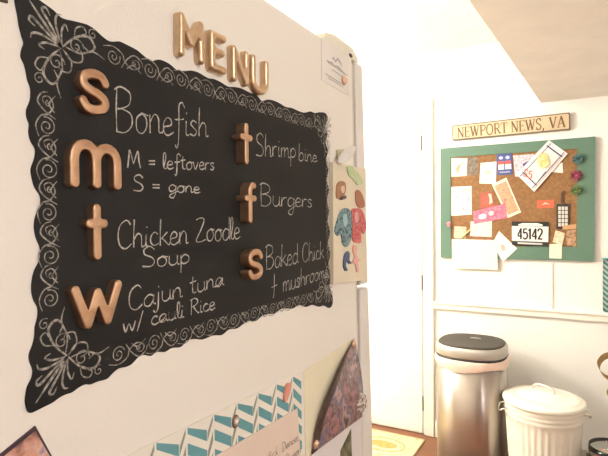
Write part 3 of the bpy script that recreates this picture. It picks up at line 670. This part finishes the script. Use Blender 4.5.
S = {  # serif capitals: strokes (points, width), box 0..1 high
'N': (.82, [([(.14,0),(.14,1)],.07),([(.12,1),(.66,0)],.13),([(.66,0),(.66,1)],.07),([(.02,.98),(.24,.98)],.05),([(.03,.02),(.26,.02)],.05),([(.54,.98),(.78,.98)],.05)]),
'E': (.66, [([(.14,0),(.14,1)],.12),([(.03,.98),(.56,.98)],.05),([(.03,.02),(.58,.02)],.05),([(.14,.52),(.44,.52)],.05),([(.56,1),(.56,.8)],.05),([(.58,0),(.58,.22)],.05),([(.44,.4),(.44,.64)],.05)]),
'W': (1.06, [([(.08,1),(.32,0)],.13),([(.32,0),(.52,.9)],.07),([(.48,1),(.70,0)],.13),([(.70,0),(.92,1)],.07),([(0,.98),(.22,.98)],.05),([(.80,.98),(1.02,.98)],.05),([(.38,.98),(.6,.98)],.05)]),
'P': (.68, [([(.14,0),(.14,1)],.12),([(.03,.98),(.4,.97),(.58,.86),(.58,.62),(.4,.48),(.14,.48)],.08),([(.03,.02),(.28,.02)],.05)]),
'O': (.84, [([(.4,1),(.16,.86),(.08,.5),(.16,.14),(.4,0),(.64,.14),(.72,.5),(.64,.86),(.4,1)],.10)]),
'R': (.76, [([(.14,0),(.14,1)],.12),([(.03,.98),(.4,.97),(.56,.86),(.56,.64),(.4,.5),(.14,.5)],.08),([(.34,.5),(.64,.02),(.74,.02)],.11),([(.03,.02),(.28,.02)],.05)]),
'T': (.70, [([(.34,0),(.34,1)],.12),([(.03,.98),(.65,.98)],.05),([(.03,1),(.03,.78)],.05),([(.65,1),(.65,.78)],.05),([(.22,.02),(.46,.02)],.05)]),
'S': (.60, [([(.46,.80),(.40,.97),(.22,1),(.07,.84),(.12,.62),(.40,.42),(.50,.22),(.36,.02),(.16,0),(.06,.2)],.10),([(.48,1),(.48,.76)],.05),([(.05,0),(.05,.24)],.05)]),
'V': (.78, [([(.08,1),(.38,0)],.13),([(.38,0),(.66,1)],.07),([(0,.98),(.22,.98)],.05),([(.54,.98),(.78,.98)],.05)]),
'A': (.80, [([(.08,0),(.38,1)],.07),([(.38,1),(.68,0)],.13),([(.18,.34),(.56,.34)],.05),([(0,.02),(.2,.02)],.05),([(.54,.02),(.80,.02)],.05)]),
',': (.36, [([(.12,.1),(.14,.0),(.06,-.18)],.10)]), ' ': (.34, []),
'4': (.6, [([(.40,0),(.40,1)],.15),([(.40,1),(.05,.32)],.12),([(.03,.28),(.56,.28)],.12)]),
'5': (.6, [([(.50,.94),(.12,.94)],.13),([(.13,.96),(.10,.54)],.12),([(.10,.54),(.30,.62),(.50,.50),(.51,.22),(.36,.05),(.2,.04),(.06,.16)],.14)]),
'1': (.42, [([(.22,0),(.22,1)],.16),([(.22,.96),(.05,.78)],.12)]),
'2': (.6, [([(.06,.74),(.14,.93),(.32,.96),(.48,.84),(.46,.6),(.10,.08)],.14),([(.04,.065),(.54,.065)],.13)]),
}
def serif(bm, txt, c, nv, lift=.0006, k=1.0):   # c: corners TL TR BR BL of the line of text
    tot = sum(S[x][0] for x in txt); x = 0
    hh = (c[0]-c[3]).length
    for ch in txt:
        gw, st = S[ch]
        for pts, w in st:
            P = [bil(c, (x+u)/tot, 1-v) for u, v in pts]
            if len(P) > 3: P = catmull(P, 4)
            ribbon(bm, P, w*hh*k, nv, lift)
        x += gw
t_in = quad_pts('W', [(457,127.8),(565.5,115.6),(565.8,126.8),(457.3,137.8)], .0206)
bm = bmesh.new(); serif(bm, 'NEWPORT NEWS, VA', t_in, NW, .0004, 1.1); obj('sign_lettering', bm, SIGNT, sg, None)

# corkboard in green frame
cbd = thing('corkboard', 'green framed corkboard pinned with cards on the far wall', 'corkboard', at_wall(517, 198, 0))
oq = [(440.4,148.5),(595.5,136.5),(594.2,261.2),(440.6,257.5)]; iq = [(450.5,157.2),(577.5,148.5),(576.8,247),(450.8,246)]
oc = quad_pts('W', oq, .020); ic = quad_pts('W', iq, .020)
bm = bmesh.new()
for i in range(4):
    j = (i+1) % 4; prism(bm, [oc[i], oc[j], ic[j], ic[i]], NW, .0195)
obj('frame', bm, GREENF, cbd)
obj('cork_panel', prism(bmesh.new(), [p-NW*.006 for p in ic], NW, .012), CORK, cbd)
CK = .0149
def wc(name, label, cat, q, off, m, parts=(), th=.0008, grp='cards pinned to the corkboard'):
    return card(name, label, cat, 'W', q, off, th, m, grp, parts)
def red(): return mat('print_red', (.75, .12, .09), .6)
MUV = mat('print_mauve', (.55, .38, .40), .7)
wc('pinned_card', 'small cream card with reddish drawing at the corkboard top left corner', 'card', [(451,158),(467.3,158.3),(466.5,176),(451.2,176.8)], CK, mat('blush_paper', (.84, .74, .64), .8), [('drawing', mat('sketch_rust', (.60, .35, .26), .7), [(.3,.55),(.5,.3),(.62,.4),(.5,.75),(.35,.85)]), ('drawing', mat('sketch_rose', (.75, .50, .45), .7), oval(.72, .3, .13, .1))])
wc('snapshot', 'small dark grey snapshot at the corkboard top beside the cream card', 'photo', [(467.4,157.4),(477.8,156.4),(478,174.6),(467,175.6)], CK+.0001, multi('grey_photo', [(.08, .065, .05), (.20, .16, .12), (.28, .23, .19)], 60))
wc('pinned_card', 'plain white card with pale green mark left of the blue and red card', 'card', [(480.6,163),(496.4,161.6),(495.8,184),(479.3,183.4)], CK+.001, PAPER, [('mark', mat('pale_olive', (.60, .60, .35), .7), oval(.52, .48, .14, .1))])
wc('picture_card', 'blue red and white picture card at the corkboard top', 'card', [(496.8,154.5),(511.6,153.3),(512.6,174.3),(497.4,175.2)], CK+.0022, mat('print_blue', (.06, .10, .32), .6),
   [('white_panel', PAPER, rect(.08, .38, .46, .74)), ('white_panel', PAPER, rect(.54, .38, .94, .74)), ('red_band', red(), rect(.06, .34, .47, .50)), ('red_band', red(), rect(.53, .34, .94, .50)), ('light_spot', mat('print_lilac', (.55, .55, .72), .7), oval(.27, .18, .14, .08)), ('light_spot', mat('print_lilac', (.55, .55, .72), .7), oval(.72, .18, .14, .08)), ('caption', PGREY, rect(.15, .84, .85, .9))])
wc('pinned_card', 'pale lilac patterned card behind the large tilted card', 'card', [(513,155.6),(534,154),(533,177),(515,176.5)], CK, mat('lilac_paper', (.42, .38, .46), .8, col2=(.70, .65, .70), scale=70), [('numerals', mat('navy_print', (.06, .06, .16), .6), [(.45,.42),(.75,.28),(.95,.5),(.85,.62),(.7,.46),(.5,.58)])])
wc('pinned_card', 'small white tag peeking from behind the large tilted card', 'card', [(552,165),(562.5,162.5),(563,173),(551,172)], CK, PAPER)
TQ = [(548.8,140.2),(567.8,153.6),(534.2,191.8),(516.4,174.2)]
tc_ = wc('tilted_card', 'large tilted white card with navy border and red numeral at corkboard top', 'card', TQ, .0212, mat('white_card', (.84, .80, .78), .7),
   [('navy_line', mat('navy_print', (.06, .06, .16), .6), rect(.10, .10, .90, .13)), ('navy_line', mat('navy_print', (.06, .06, .16), .6), rect(.12, .86, .92, .885)),
    ('navy_line', mat('navy_print', (.06, .06, .16), .6), rect(.15, .02, .185, .98)), ('navy_line', mat('navy_print', (.06, .06, .16), .6), rect(.83, .02, .865, .98)),
    ('red_line', mat('rose_line', (.70, .42, .38), .7), rect(.90, .03, .93, .97)), ('inner_panel', mat('white_panel', (.82, .78, .74), .7), rect(.22, .16, .80, .83))])
c4 = quad_pts('W', TQ, .0212)
bm = bmesh.new(); k4 = [bil(c4, .30, .60), bil(c4, .62, .60), bil(c4, .62, .80), bil(c4, .30, .80)]
def redt(txt, cq): 
    b = bmesh.new(); serif(b, txt, cq, NW, .0024); return b
obj('red_numeral', redt('S5', [at_wall(524.5,168.5,.0212), at_wall(533.5,171.5,.0212), at_wall(531.5,179.5,.0212), at_wall(523,176,.0212)]), red(), tc_, None)
obj('navy_arrow', prism(bmesh.new(), quad_pts('W', [(545.5,171.5),(546.5,172.4),(538.5,182),(537.8,181)], .0219), NW, .0003), mat('navy_print', (.06, .06, .16), .6), tc_)
t = obj('star_magnet', prism(bmesh.new(), catmull(quad_pts('W', [(539,156),(543,152.5),(547,155),(548.5,159),(549,165),(544,168),(540,167.5),(537.5,163),(537.2,158)], .0285), 2, True), NW, .006), mat('butter_yellow', (.78, .52, .16), .6, col2=(.84, .70, .40), scale=60))
tag(t, 'butter yellow rounded pin holding the large tilted card', 'pin', 'pins on the corkboard')
wc('pinned_card', 'white card with grey print at the corkboard left edge below the cream card', 'card', [(451,187),(471.4,186),(471.6,214.5),(450.8,216)], CK, PAPER, [('print', PGREY, oval(.27, .36, .07, .07)), ('print', mat('print_blush', (.80, .55, .50), .7), oval(.75, .15, .2, .1)), ('print', PGREY, oval(.85, .45, .06, .09)), ('print', MUV, oval(.6, .78, .05, .07)), ('fold_line', mat('fold_grey', (.62, .60, .58), .7), rect(.02, .53, .98, .55))])
wc('snapshot', 'small red snapshot of a round red shape above the pink card', 'photo', [(480,193),(493,191.5),(494.2,207),(480,208.6)], CK+.0008, mat('print_dark_red', (.42, .11, .07), .5), [('red_shape', red(), oval(.40, .50, .28, .30)), ('pale_shape', mat('print_peach', (.84, .62, .50), .6), [(.62,.1),(.85,.15),(.9,.7),(.66,.8),(.72,.45)])])
wc('tilted_photo', 'tall tilted white-bordered photo in the middle of the corkboard', 'photo', [(491.8,184.6),(506.3,177.6),(521.2,212.3),(508,218)], CK+.0018, PAPERC, [('picture', multi('amber_photo', [(.30, .15, .07), (.66, .40, .20), (.72, .30, .24), (.22, .12, .06)], 45), rect(.10, .07, .90, .93))])
wc('pink_card', 'bright pink tilted card across the left middle of the corkboard', 'card', [(473,211.5),(505.2,203.5),(507.4,218),(474,224)], CK+.0032, mat('bright_pink', (.78, .12, .22), .6, col2=(.80, .24, .32), scale=50), [('white_print', PAPER, oval(.28, .55, .12, .2)), ('white_print', mat('pink_pale', (.85, .55, .58), .6), oval(.55, .45, .08, .18))])
wc('pinned_card', 'pale blush card tucked under the bright pink card', 'card', [(470.6,221.5),(492,221),(491.5,237),(470,236)], CK+.0012, mat('blush_card', (.84, .72, .64), .8))
wc('snapshot', 'small reddish snapshot above the big white sheet at the corkboard left', 'photo', [(454.5,226),(466.5,227),(465.8,239),(453.8,238)], CK+.0004, multi('warm_snapshot', [(.45, .24, .16), (.80, .60, .45), (.70, .35, .28)], 70))
o = obj('yellow_pencil', tube(bmesh.new(), [at_wall(461.5, 238, .020), at_wall(470.5, 229.5, .020)], .0042, 6), mat('pencil_yellow', (.78, .66, .25), .5)); tag(o, 'short yellow stick leaning above the big white sheet', 'stick')
wc('tilted_card', 'tilted white card with red print beside the big white sheet', 'card', [(499,231),(517.2,248.6),(502.6,262),(492.5,243)], .0208, PAPER, [('red_print', mat('red_print_pale', (.78, .45, .38), .7), [(.5,.35),(.72,.5),(.62,.72),(.40,.60)])])
wc('white_sheet', 'big white sheet hanging over the bottom left of the corkboard', 'paper', [(451.7,239),(497.2,240.2),(497.6,269.8),(452.3,268)], .0224, mat('warm_white_sheet', (.87, .84, .72), .8), [('print_dot', PGREY, oval(.38, .42, .012, .02)), ('print_dot', PGREY, oval(.52, .66, .012, .02)), ('print_dot', PGREY, oval(.53, .75, .012, .02))], th=.002)
# race bib
bb = wc('race_bib', 'white race bib with black edges numbered 45142', 'bib', [(511.8,221.5),(548.6,222),(548.2,246.6),(512,245)], .0215, mat('bib_black', (.02, .02, .02), .6),
   [('white_panel', PAPER, rect(.0, .19, 1, .82)), ('top_lettering', PAPER, [(.18,.12),(.3,.06),(.7,.05),(.84,.11),(.84,.17),(.18,.17)]), ('bottom_lettering', mat('bib_grey', (.62, .62, .60), .7), rect(.16, .87, .84, .94))])
c5 = quad_pts('W', [(517.3,228.2),(543,228.6),(543,239.8),(517.3,239)], .0215)
bm = bmesh.new(); serif(bm, '45142', c5, NW, .0012, 1.0); obj('bib_number', bm, mat('bib_black', (.02, .02, .02), .6), bb, None)
wc('sticker', 'bright orange red sticker above the race bib', 'sticker', [(537,200.5),(554,199.8),(553.6,207.6),(537,208.2)], CK, mat('orange_red', (.80, .14, .07), .5), [('white_print', mat('sticker_pale', (.84, .60, .50), .6), [(.25,.62),(.5,.28),(.78,.6),(.5,.5)])])
# luggage tag on a strap
tg = thing('luggage_tag', 'dark hanging tag with white grid print right of the race bib', 'tag', at_wall(563, 217, CK))
obj('tag_body', prism(bmesh.new(), rounded(quad_pts('W', [(556.6,204),(569.6,203.6),(569,228.6),(556.4,229)], .0205), .006), NW, .004), mat('tag_black', (.035, .03, .03), .5), tg)
bm = bmesh.new()
for i in range(3):
    for j in range(5):
        c = quad_pts('W', R4(558.2+i*3.4, 206.6+j*4.1, 560.9+i*3.4, 210.0+j*4.1), .0212); prism(bm, c, NW, .0004)
obj('grid_print', bm, mat('tag_white', (.66, .64, .58), .6), tg)
bm = bmesh.new(); ribbon3(bm, catmull([at_wall(563, 205, .021), at_wall(561.6, 199, .021), at_wall(562.2, 193, .022), at_wall(565, 191, .023)], 4), .010, NW, .002); obj('strap', bm, mat('strap_brown', (.10, .05, .03), .6), tg)
wc('wooden_tag', 'small tan wooden strip beside the hanging dark tag', 'tag', [(562.6,225.6),(576.2,224),(576.2,228.8),(562.6,229.6)], .0237, mat('tan_wood', (.62, .36, .18), .6), th=.009)
wc('snapshot', 'brown blurred snapshot at the bottom right corner of the corkboard', 'photo', [(566.4,230),(576,229.6),(575.8,247),(565.6,245.6)], CK, multi('brown_snapshot', [(.16, .08, .04), (.42, .25, .14), (.62, .42, .28)], 60))
wc('snapshot', 'small tan tilted snapshot below the hanging dark tag', 'photo', [(555.6,230.4),(565,233),(562.4,245),(552.6,242)], .0165, multi('tan_snapshot', [(.62, .42, .24), (.82, .64, .45), (.80, .72, .58)], 60))
wc('sticky_note', 'square cream note stuck on the green frame at bottom right', 'note', [(549.4,244),(562,243.6),(561.6,258.8),(549.2,258.2)], .0208, PAPERC)
# flower push pins
def flower(label, x, y, m1, r, off, mc):
    c = at_wall(x, y, off); t = thing('flower_pin', label, 'pin', c, 'pins on the corkboard'); bm = bmesh.new()
    for k in range(7):
        a = k*2*math.pi/7; u = V((math.cos(a), 0, math.sin(a)))
        prism(bm, [c+NW*.004, c+u*r*.55+V((-u.z, 0, u.x))*r*.34+NW*.012, c+u*r+NW*.008, c+u*r*.55-V((-u.z, 0, u.x))*r*.34+NW*.012], NW, .0015)
    for k in range(6):
        a = k*2*math.pi/6+.3; u = V((math.cos(a), 0, math.sin(a)))
        prism(bm, [c+NW*.010, c+u*r*.35+V((-u.z, 0, u.x))*r*.24+NW*.020, c+u*r*.62+NW*.018, c+u*r*.35-V((-u.z, 0, u.x))*r*.24+NW*.020], NW, .0015)
    obj('petals', bm, m1, t); bm = bmesh.new(); dome(bm, c+NW*.004, NW, r*.22, r*.22, .018, 10, 4); obj('flower_centre', bm, mc, t, True)
    bm = bmesh.new(); tube(bm, [c-NW*.0055, c+NW*.009], .003, 6); obj('pin_stem', bm, DARK, t)
flower('dark teal flower pin, topmost of three on the right frame', 578.5, 159, mat('petal_teal', (.07, .16, .16), .7), .033, .0202, mat('petal_teal_dark', (.03, .07, .07), .6))
flower('maroon flower pin, middle of three on the right frame', 576.5, 175.5, mat('petal_maroon', (.28, .05, .10), .7), .033, .0202, mat('petal_rose', (.45, .12, .18), .6))
flower('dark green flower pin, lowest of three on the right frame', 576.8, 190.2, mat('petal_green', (.12, .20, .07), .7), .033, .0202, mat('petal_olive', (.2, .22, .05), .6))
flower('small pink flower pin on the left frame of the corkboard', 449.2, 224, mat('petal_pink', (.78, .36, .38), .7), .018, .0202, mat('petal_pink_pale', (.84, .6, .55), .6))
# teal chevron towel hung on the wall at the right
th_ = thing('hanging_towel', 'teal and white chevron cloth hanging on the far wall at the right edge', 'towel', (.22, WY-.02, 1.1))
bm = bmesh.new(); xa = at_wall(603, 280, .015).x; z_t, z_b = at_wall(604, 259, .015).z, at_wall(604, 312, .015).z
nx_ = 24; rows = []
for j in range(7):
    z = z_t+(z_b-z_t)*j/6; rows.append([bm.verts.new((xa+.26*i/nx_, WY-.012-.004*math.sin(i*.9+j*.15), z)) for i in range(nx_+1)])
for a, b in zip(rows, rows[1:]):
    for i in range(nx_): bm.faces.new((a[i], a[i+1], b[i+1], b[i]))
bmesh.ops.solidify(bm, geom=bm.faces[:], thickness=.003)
def chevmat():
    m = mat('chevron_cloth', (.2, .5, .5), .85); nt = m.node_tree; b = nt.nodes['Principled BSDF']
    tc = nt.nodes.new('ShaderNodeTexCoord'); sx = nt.nodes.new('ShaderNodeSeparateXYZ'); nt.links.new(tc.outputs['Object'], sx.inputs[0])
    def mth(op, a, b_=None):
        n = nt.nodes.new('ShaderNodeMath'); n.operation = op
        for i, v in enumerate((a, b_)):
            if v is None: continue
            if isinstance(v, (int, float)): n.inputs[i].default_value = v
            else: nt.links.new(v, n.inputs[i])
        return n.outputs[0]
    zz = mth('PINGPONG', sx.outputs['X'], .022); s = mth('ADD', mth('MULTIPLY', zz, 1.0), sx.outputs['Z'])
    f = mth('GREATER_THAN', mth('FRACT', mth('MULTIPLY', s, 36)), .42)
    mx = nt.nodes.new('ShaderNodeMix'); mx.data_type = 'RGBA'; mx.inputs['A'].default_value = (.76, .80, .74, 1); mx.inputs['B'].default_value = (.10, .40, .40, 1)
    nt.links.new(f, mx.inputs['Factor']); nt.links.new(mx.outputs['Result'], b.inputs['Base Color']); return m
obj('cloth', bm, chevmat(), th_, True)
obj('hanging_rod', tube(bmesh.new(), [V((xa-.003, WY-.012, z_t+.002)), V((xa+.27, WY-.012, z_t+.002))], .005, 8), mat('rod_teal', (.12, .36, .36), .5), th_, True)

# ================================================================== BINS
def can_loops(cx, cy, prof, n): return [superloop(cx, cy, z, rx, ry, n) for z, rx, ry in prof]
cx, cy = -.535, 2.83; RXc, RYc = .180, .182
sb = thing('trash_can', 'tall brushed steel trash can with dark lid beside the door', 'trash can', (cx, cy, 0))
obj('body', loft(bmesh.new(), can_loops(cx, cy, [(.02, RXc, RYc), (.6070, RXc, RYc)], 2.6)), STEEL, sb, True)
obj('base_ring', loft(bmesh.new(), can_loops(cx, cy, [(0, RXc+.004, RYc+.004), (.03, RXc+.004, RYc+.004), (.034, RXc, RYc)], 2.6)), DARK, sb, True)
bm = bmesh.new(); rn = random.Random(3); LL = []
base = superloop(cx, cy, 0, 1, 1, 2.6); NS = len(base)
drop = [.5750-.012*math.sin(k*.35)-.010*rn.random() for k in range(NS)]
for s, zz in ((0.004, None), (.009, .5870), (.009, .6120), (.003, .6200)):
    L = []
    for k, p in enumerate(base):
        ux, uy = (p.x-cx), (p.y-cy); wob = .0015*math.sin(k*1.7)
        L.append(V((cx+ux*(RXc+s+wob), cy+uy*(RYc+s+wob), drop[k] if zz is None else zz)))
    LL.append(L)
obj('bag_liner', loft(bm, LL, False, False), mat('bag_plastic', (.86, .64, .54), .45), sb, True)
obj('seal_ring', loft(bmesh.new(), can_loops(cx, cy, [(.6180, RXc+.002, RYc+.002), (.6260, RXc+.006, RYc+.006), (.6310, RXc+.004, RYc+.004)], 2.6)), DARK, sb, True)
LID = mat('lid_silver', (.50, .47, .43), .4, metal=.5)
lid = obj('lid', loft(bmesh.new(), can_loops(cx, cy, [(.6310, RXc+.002, RYc+.002), (.6340, RXc+.005, RYc+.005), (.6700, RXc+.003, RYc+.003), (.6820, RXc-.004, RYc-.004), (.6860, RXc-.014, RYc-.014)], 2.5)), LID, sb, True)
obj('lid_panel', loft(bmesh.new(), can_loops(cx, cy, [(.6840, RXc-.008, RYc-.008), (.6890, RXc-.011, RYc-.011), (.6900, RXc-.025, RYc-.03), (.6875, RXc-.06, RYc-.055)], 2.5)), mat('smoked_panel', (.05, .042, .034), .5, spec=.3), lid, True)
obj('lid_button', loft(bmesh.new(), can_loops(cx+.01, cy+.06, [(.6870, .030, .012), (.6920, .029, .011), (.6930, .024, .008)], 2.5)), mat('button_grey', (.30, .27, .23), .3), lid, True)

wx, wy = -.172, 2.70
ENAM = mat('white_enamel', (.86, .82, .72), .35, coat=.15)
wb = thing('trash_can', 'short white ribbed metal bin with domed lid and side handles', 'trash can', (wx, wy, 0))
prof = []; Rt, Rb, Hb = .176, .145, .465
bm = bmesh.new(); LL = []
DZ = .09
zs = [0, .01, .03, .036, .042, .12]+[.12+.02*i for i in range(1, 13)]+[q+DZ for q in (.300, .306, .312, .322, .328, .334, .344, .350, .356, .366, .372, .375)]
for z in zs:
    t = z/Hb; r0 = Rb+(Rt-Rb)*t
    for zc in (.036, .306+DZ, .328+DZ, .350+DZ): r0 += .004*math.exp(-((z-zc)/.004)**2)
    L = []
    for k in range(144):
        a = 2*math.pi*k/144; fl = .0028*math.cos(a*36)*min(1, max(0, (z-.045)/.02))*min(1, max(0, (.296+DZ-z)/.02))
        L.append(V((wx+(r0+fl)*math.cos(a), wy+(r0+fl)*math.sin(a), z)))
    LL.append(L)
obj('bin_body', loft(bm, LL), ENAM, wb, True)
def rev(bm, prof, seg=64): return loft(bm, [[V((wx+(r-.008)*math.cos(2*math.pi*k/seg) if r > .02 else wx+r*math.cos(2*math.pi*k/seg), wy+((r-.008) if r > .02 else r)*math.sin(2*math.pi*k/seg), z+DZ)) for k in range(seg)] for r, z in prof])
wl = obj('bin_lid', rev(bmesh.new(), [(.190, .366), (.1935, .368), (.1945, .374), (.1935, .384), (.188, .388), (.176, .389), (.172, .393), (.150, .400), (.146, .397), (.12, .407), (.08, .416), (.04, .421), (.003, .422)]), ENAM, wb, True)
bm = bmesh.new(); a = math.radians(-25)
tube(bm, catmull([V((wx+s*math.cos(a), wy+s*math.sin(a), z+DZ)) for s, z in ((-.055, .417), (-.048, .434), (-.025, .446), (.025, .446), (.048, .434), (.055, .417))], 5), .0045, 10)
obj('lid_handle', bm, mat('handle_enamel', (.70, .67, .60), .3, metal=.3), wl, True)
for sgn, aa in ((-1, math.radians(195)), (1, math.radians(15))):
    u = V((math.cos(aa), math.sin(aa), 0)); v = V((-u.y, u.x, 0)); c = V((wx, wy, .335+DZ))+u*(.172)
    bm = bmesh.new(); tube(bm, catmull([c-v*.045, c-v*.045+u*.022+V((0, 0, -.005)), c+u*.032-v*.02+V((0, 0, -.022)), c+u*.032+v*.02+V((0, 0, -.022)), c+v*.045+u*.022+V((0, 0, -.005)), c+v*.045], 5), .0045, 10)
    obj('side_handle', bm, mat('chrome_wire', (.75, .7, .62), .25, metal=.9), wb, True)

# ------------------------------------------------------------------ things at the right edge of the frame
ST = thing('plant_stand', 'slim gold metal stand at the right edge beside the white bin', 'stand', (.24, 2.86, 0))
BR = mat('antique_gold', (.42, .27, .10), .4, metal=.6)
bm = bmesh.new(); tube(bm, [V((.20, 2.86, 0.02)), V((.20, 2.86, .74))], .008, 10); obj('post', bm, BR, ST, True)
for k in range(3):
    a = k*2.094+.3; bm = bmesh.new(); tube(bm, catmull([V((.20, 2.86, .14)), V((.20+.08*math.cos(a), 2.86+.08*math.sin(a), .10)), V((.20+.15*math.cos(a), 2.86+.15*math.sin(a), .008))], 5), .007, 8); obj('leg', bm, BR, ST, True)
bm = bmesh.new(); tube(bm, catmull([V((.20, 2.86, .74)), V((.20, 2.86, .78)), V((.17, 2.86, .80)), V((.15, 2.86, .775))], 5), .007, 8); obj('hook', bm, BR, ST, True)
# bow tied to the post
bw = thing('ribbon_bow', 'gold ribbon bow tied on the stand at the right edge', 'bow', (.185, 2.845, .62), None)
RIB = mat('gold_ribbon', (.40, .24, .09), .5, metal=.25, col2=(.52, .36, .16), scale=60)
def band(pts, w, side):
    bm = bmesh.new(); P = catmull(pts, 6); A = [bm.verts.new(p-side*w/2) for p in P]; Bq = [bm.verts.new(p+side*w/2) for p in P]
    for i in range(len(P)-1): bm.faces.new((A[i], A[i+1], Bq[i+1], Bq[i]))
    bmesh.ops.solidify(bm, geom=bm.faces[:], thickness=.0015); return bm
kx, ky, kz = .195, 2.840, .575
for s in (-1, 1):
    pts = [V((kx, ky, kz)), V((kx+s*.05, ky, kz-.012)), V((kx+s*.110, ky, kz+.012)), V((kx+s*.130, ky, kz+.060)), V((kx+s*.100, ky, kz+.105)), V((kx+s*.045, ky, kz+.110)), V((kx, ky, kz+.012))]
    obj('loop', band(pts, .045, V((.25*s, .9, .35)).normalized()), RIB, bw, True)
    pts = [V((kx, ky, kz)), V((kx+s*.045, ky-.01, kz-.03)), V((kx+s*.085, ky, kz-.075)), V((kx+s*.07, ky, kz-.125))]
    obj('tail', band(pts, .035, V((.6*s, .7, .35)).normalized()), RIB, bw, True)
bm = bmesh.new(); dome(bm, V((kx, ky+.012, kz+.005)), NW, .022, .022, .034); obj('knot', bm, RIB, bw, True)
# low stool with a glass bowl of baubles
sto = thing('low_stool', 'low dark wooden stool at the lower right corner', 'stool', (.08, 2.62, 0))
DW = mat('dark_wood', (.10, .055, .03), .5)
obj('stool_top', rev(bmesh.new(), []) if False else B((-.0+.012, 2.54, .21), (.24, 2.74, .23), .004), DW, sto)
for x in (.03, .222):
    for y in (2.56, 2.72): obj('leg', B((x-.012, y-.012, 0), (x+.012, y+.012, .21), .002), DW, sto)
bx_, by_ = .115, 2.64
gb = bmesh.new(); pr = [(.03, .181), (.06, .186), (.088, .210), (.098, .245), (.094, .270), (.091, .270), (.094, .245), (.084, .213), (.058, .190), (.003, .186)]
loft(gb, [[V((bx_+r*math.cos(2*math.pi*k/40), by_+r*math.sin(2*math.pi*k/40), z)) for k in range(40)] for r, z in [(a, b+.05) for a, b in pr]])
o = obj('glass_bowl', gb, mat('clear_glass', (.92, .95, .93), .03, trans=1), None, True); tag(o, 'clear glass bowl on the low stool at the lower right corner', 'bowl')
cols = [(.55, .10, .10), (.10, .30, .34), (.70, .55, .25), (.35, .12, .30), (.12, .30, .12), (.75, .62, .50), (.50, .25, .1)]
names = ['red', 'teal', 'gold', 'plum', 'green', 'cream', 'bronze']; where = ['left front', 'front', 'right front', 'right back', 'back', 'left back', 'middle']
bp = [(bx_+.048*math.cos(k*1.047+3.4), by_+.048*math.sin(k*1.047+3.4), .2685) for k in range(6)]+[(bx_, by_, .2645)]
for k, (x, y, z) in enumerate(bp):
    bm = bmesh.new(); bmesh.ops.create_uvsphere(bm, u_segments=16, v_segments=10, radius=.0225, matrix=Matrix.Translation((x, y, z)))
    o = obj('bauble', bm, mat('bauble_'+names[k], cols[k], .25, coat=.4), None, True); tag(o, 'small %s bauble lying in the %s of the glass bowl' % (names[k], where[k]), 'bauble', 'baubles in the glass bowl')
    bm = bmesh.new(); dome(bm, V((x, y, z+.021)), V((0, 0, 1)), .005, .005, .006, 8, 3, V((1, 0, 0))); obj('bauble_cap', bm, BR, o, True)
bm = bmesh.new(); bmesh.ops.create_uvsphere(bm, u_segments=20, v_segments=12, radius=.045, matrix=Matrix.Translation((.163, 2.845, .400)))
o = obj('hanging_bauble', bm, mat('bauble_blush', (.84, .66, .58), .3, coat=.4), None, True); tag(o, 'large blush pink bauble hanging from the gold stand', 'bauble')
bm = bmesh.new(); dome(bm, V((.163, 2.845, .443)), V((0, 0, 1)), .010, .010, .01, 10, 3, V((1, 0, 0))); obj('bauble_cap', bm, BR, o, True)
bm = bmesh.new(); tube(bm, [V((.163, 2.845, .452)), V((.19, 2.85, .55))], .001, 6); obj('string', bm, BR, o)

# ================================================================== LIGHT
def area(name, loc, size, power, col, aim):
    l = bpy.data.lights.new(name, 'AREA'); l.shape = 'DISK'; l.size = size; l.energy = power; l.color = col
    o = bpy.data.objects.new(name, l); C.objects.link(o); o.location = loc; o.rotation_euler = (V(aim)-V(loc)).to_track_quat('-Z', 'Y').to_euler(); return o
def point(name, loc, r, power, col):
    l = bpy.data.lights.new(name, 'POINT'); l.shadow_soft_size = r; l.energy = power; l.color = col
    o = bpy.data.objects.new(name, l); C.objects.link(o); o.location = loc; return o
point('hall_ceiling_fill', (-1.35, 1.75, 2.24), .09, 13, (1, .95, .87))  # added weak fill to brighten the hall ceiling, no fixture there
point('hall_side_lamp', (-2.2, 1.75, 1.95), .10, 92, (1, .95, .87))
point('kitchen_ceiling_lamp', (1.05, .05, 1.88), .12, 19.5, (1, .95, .92))
w = bpy.data.worlds.new('world'); bpy.context.scene.world = w; w.use_nodes = True
w.node_tree.nodes['Background'].inputs[0].default_value = (1, .9, .8, 1); w.node_tree.nodes['Background'].inputs[1].default_value = .2
vs = bpy.context.scene.view_settings; vs.view_transform = 'Standard'; vs.look = 'None'; vs.gamma = 1; vs.use_curve_mapping = False; vs.exposure = .55
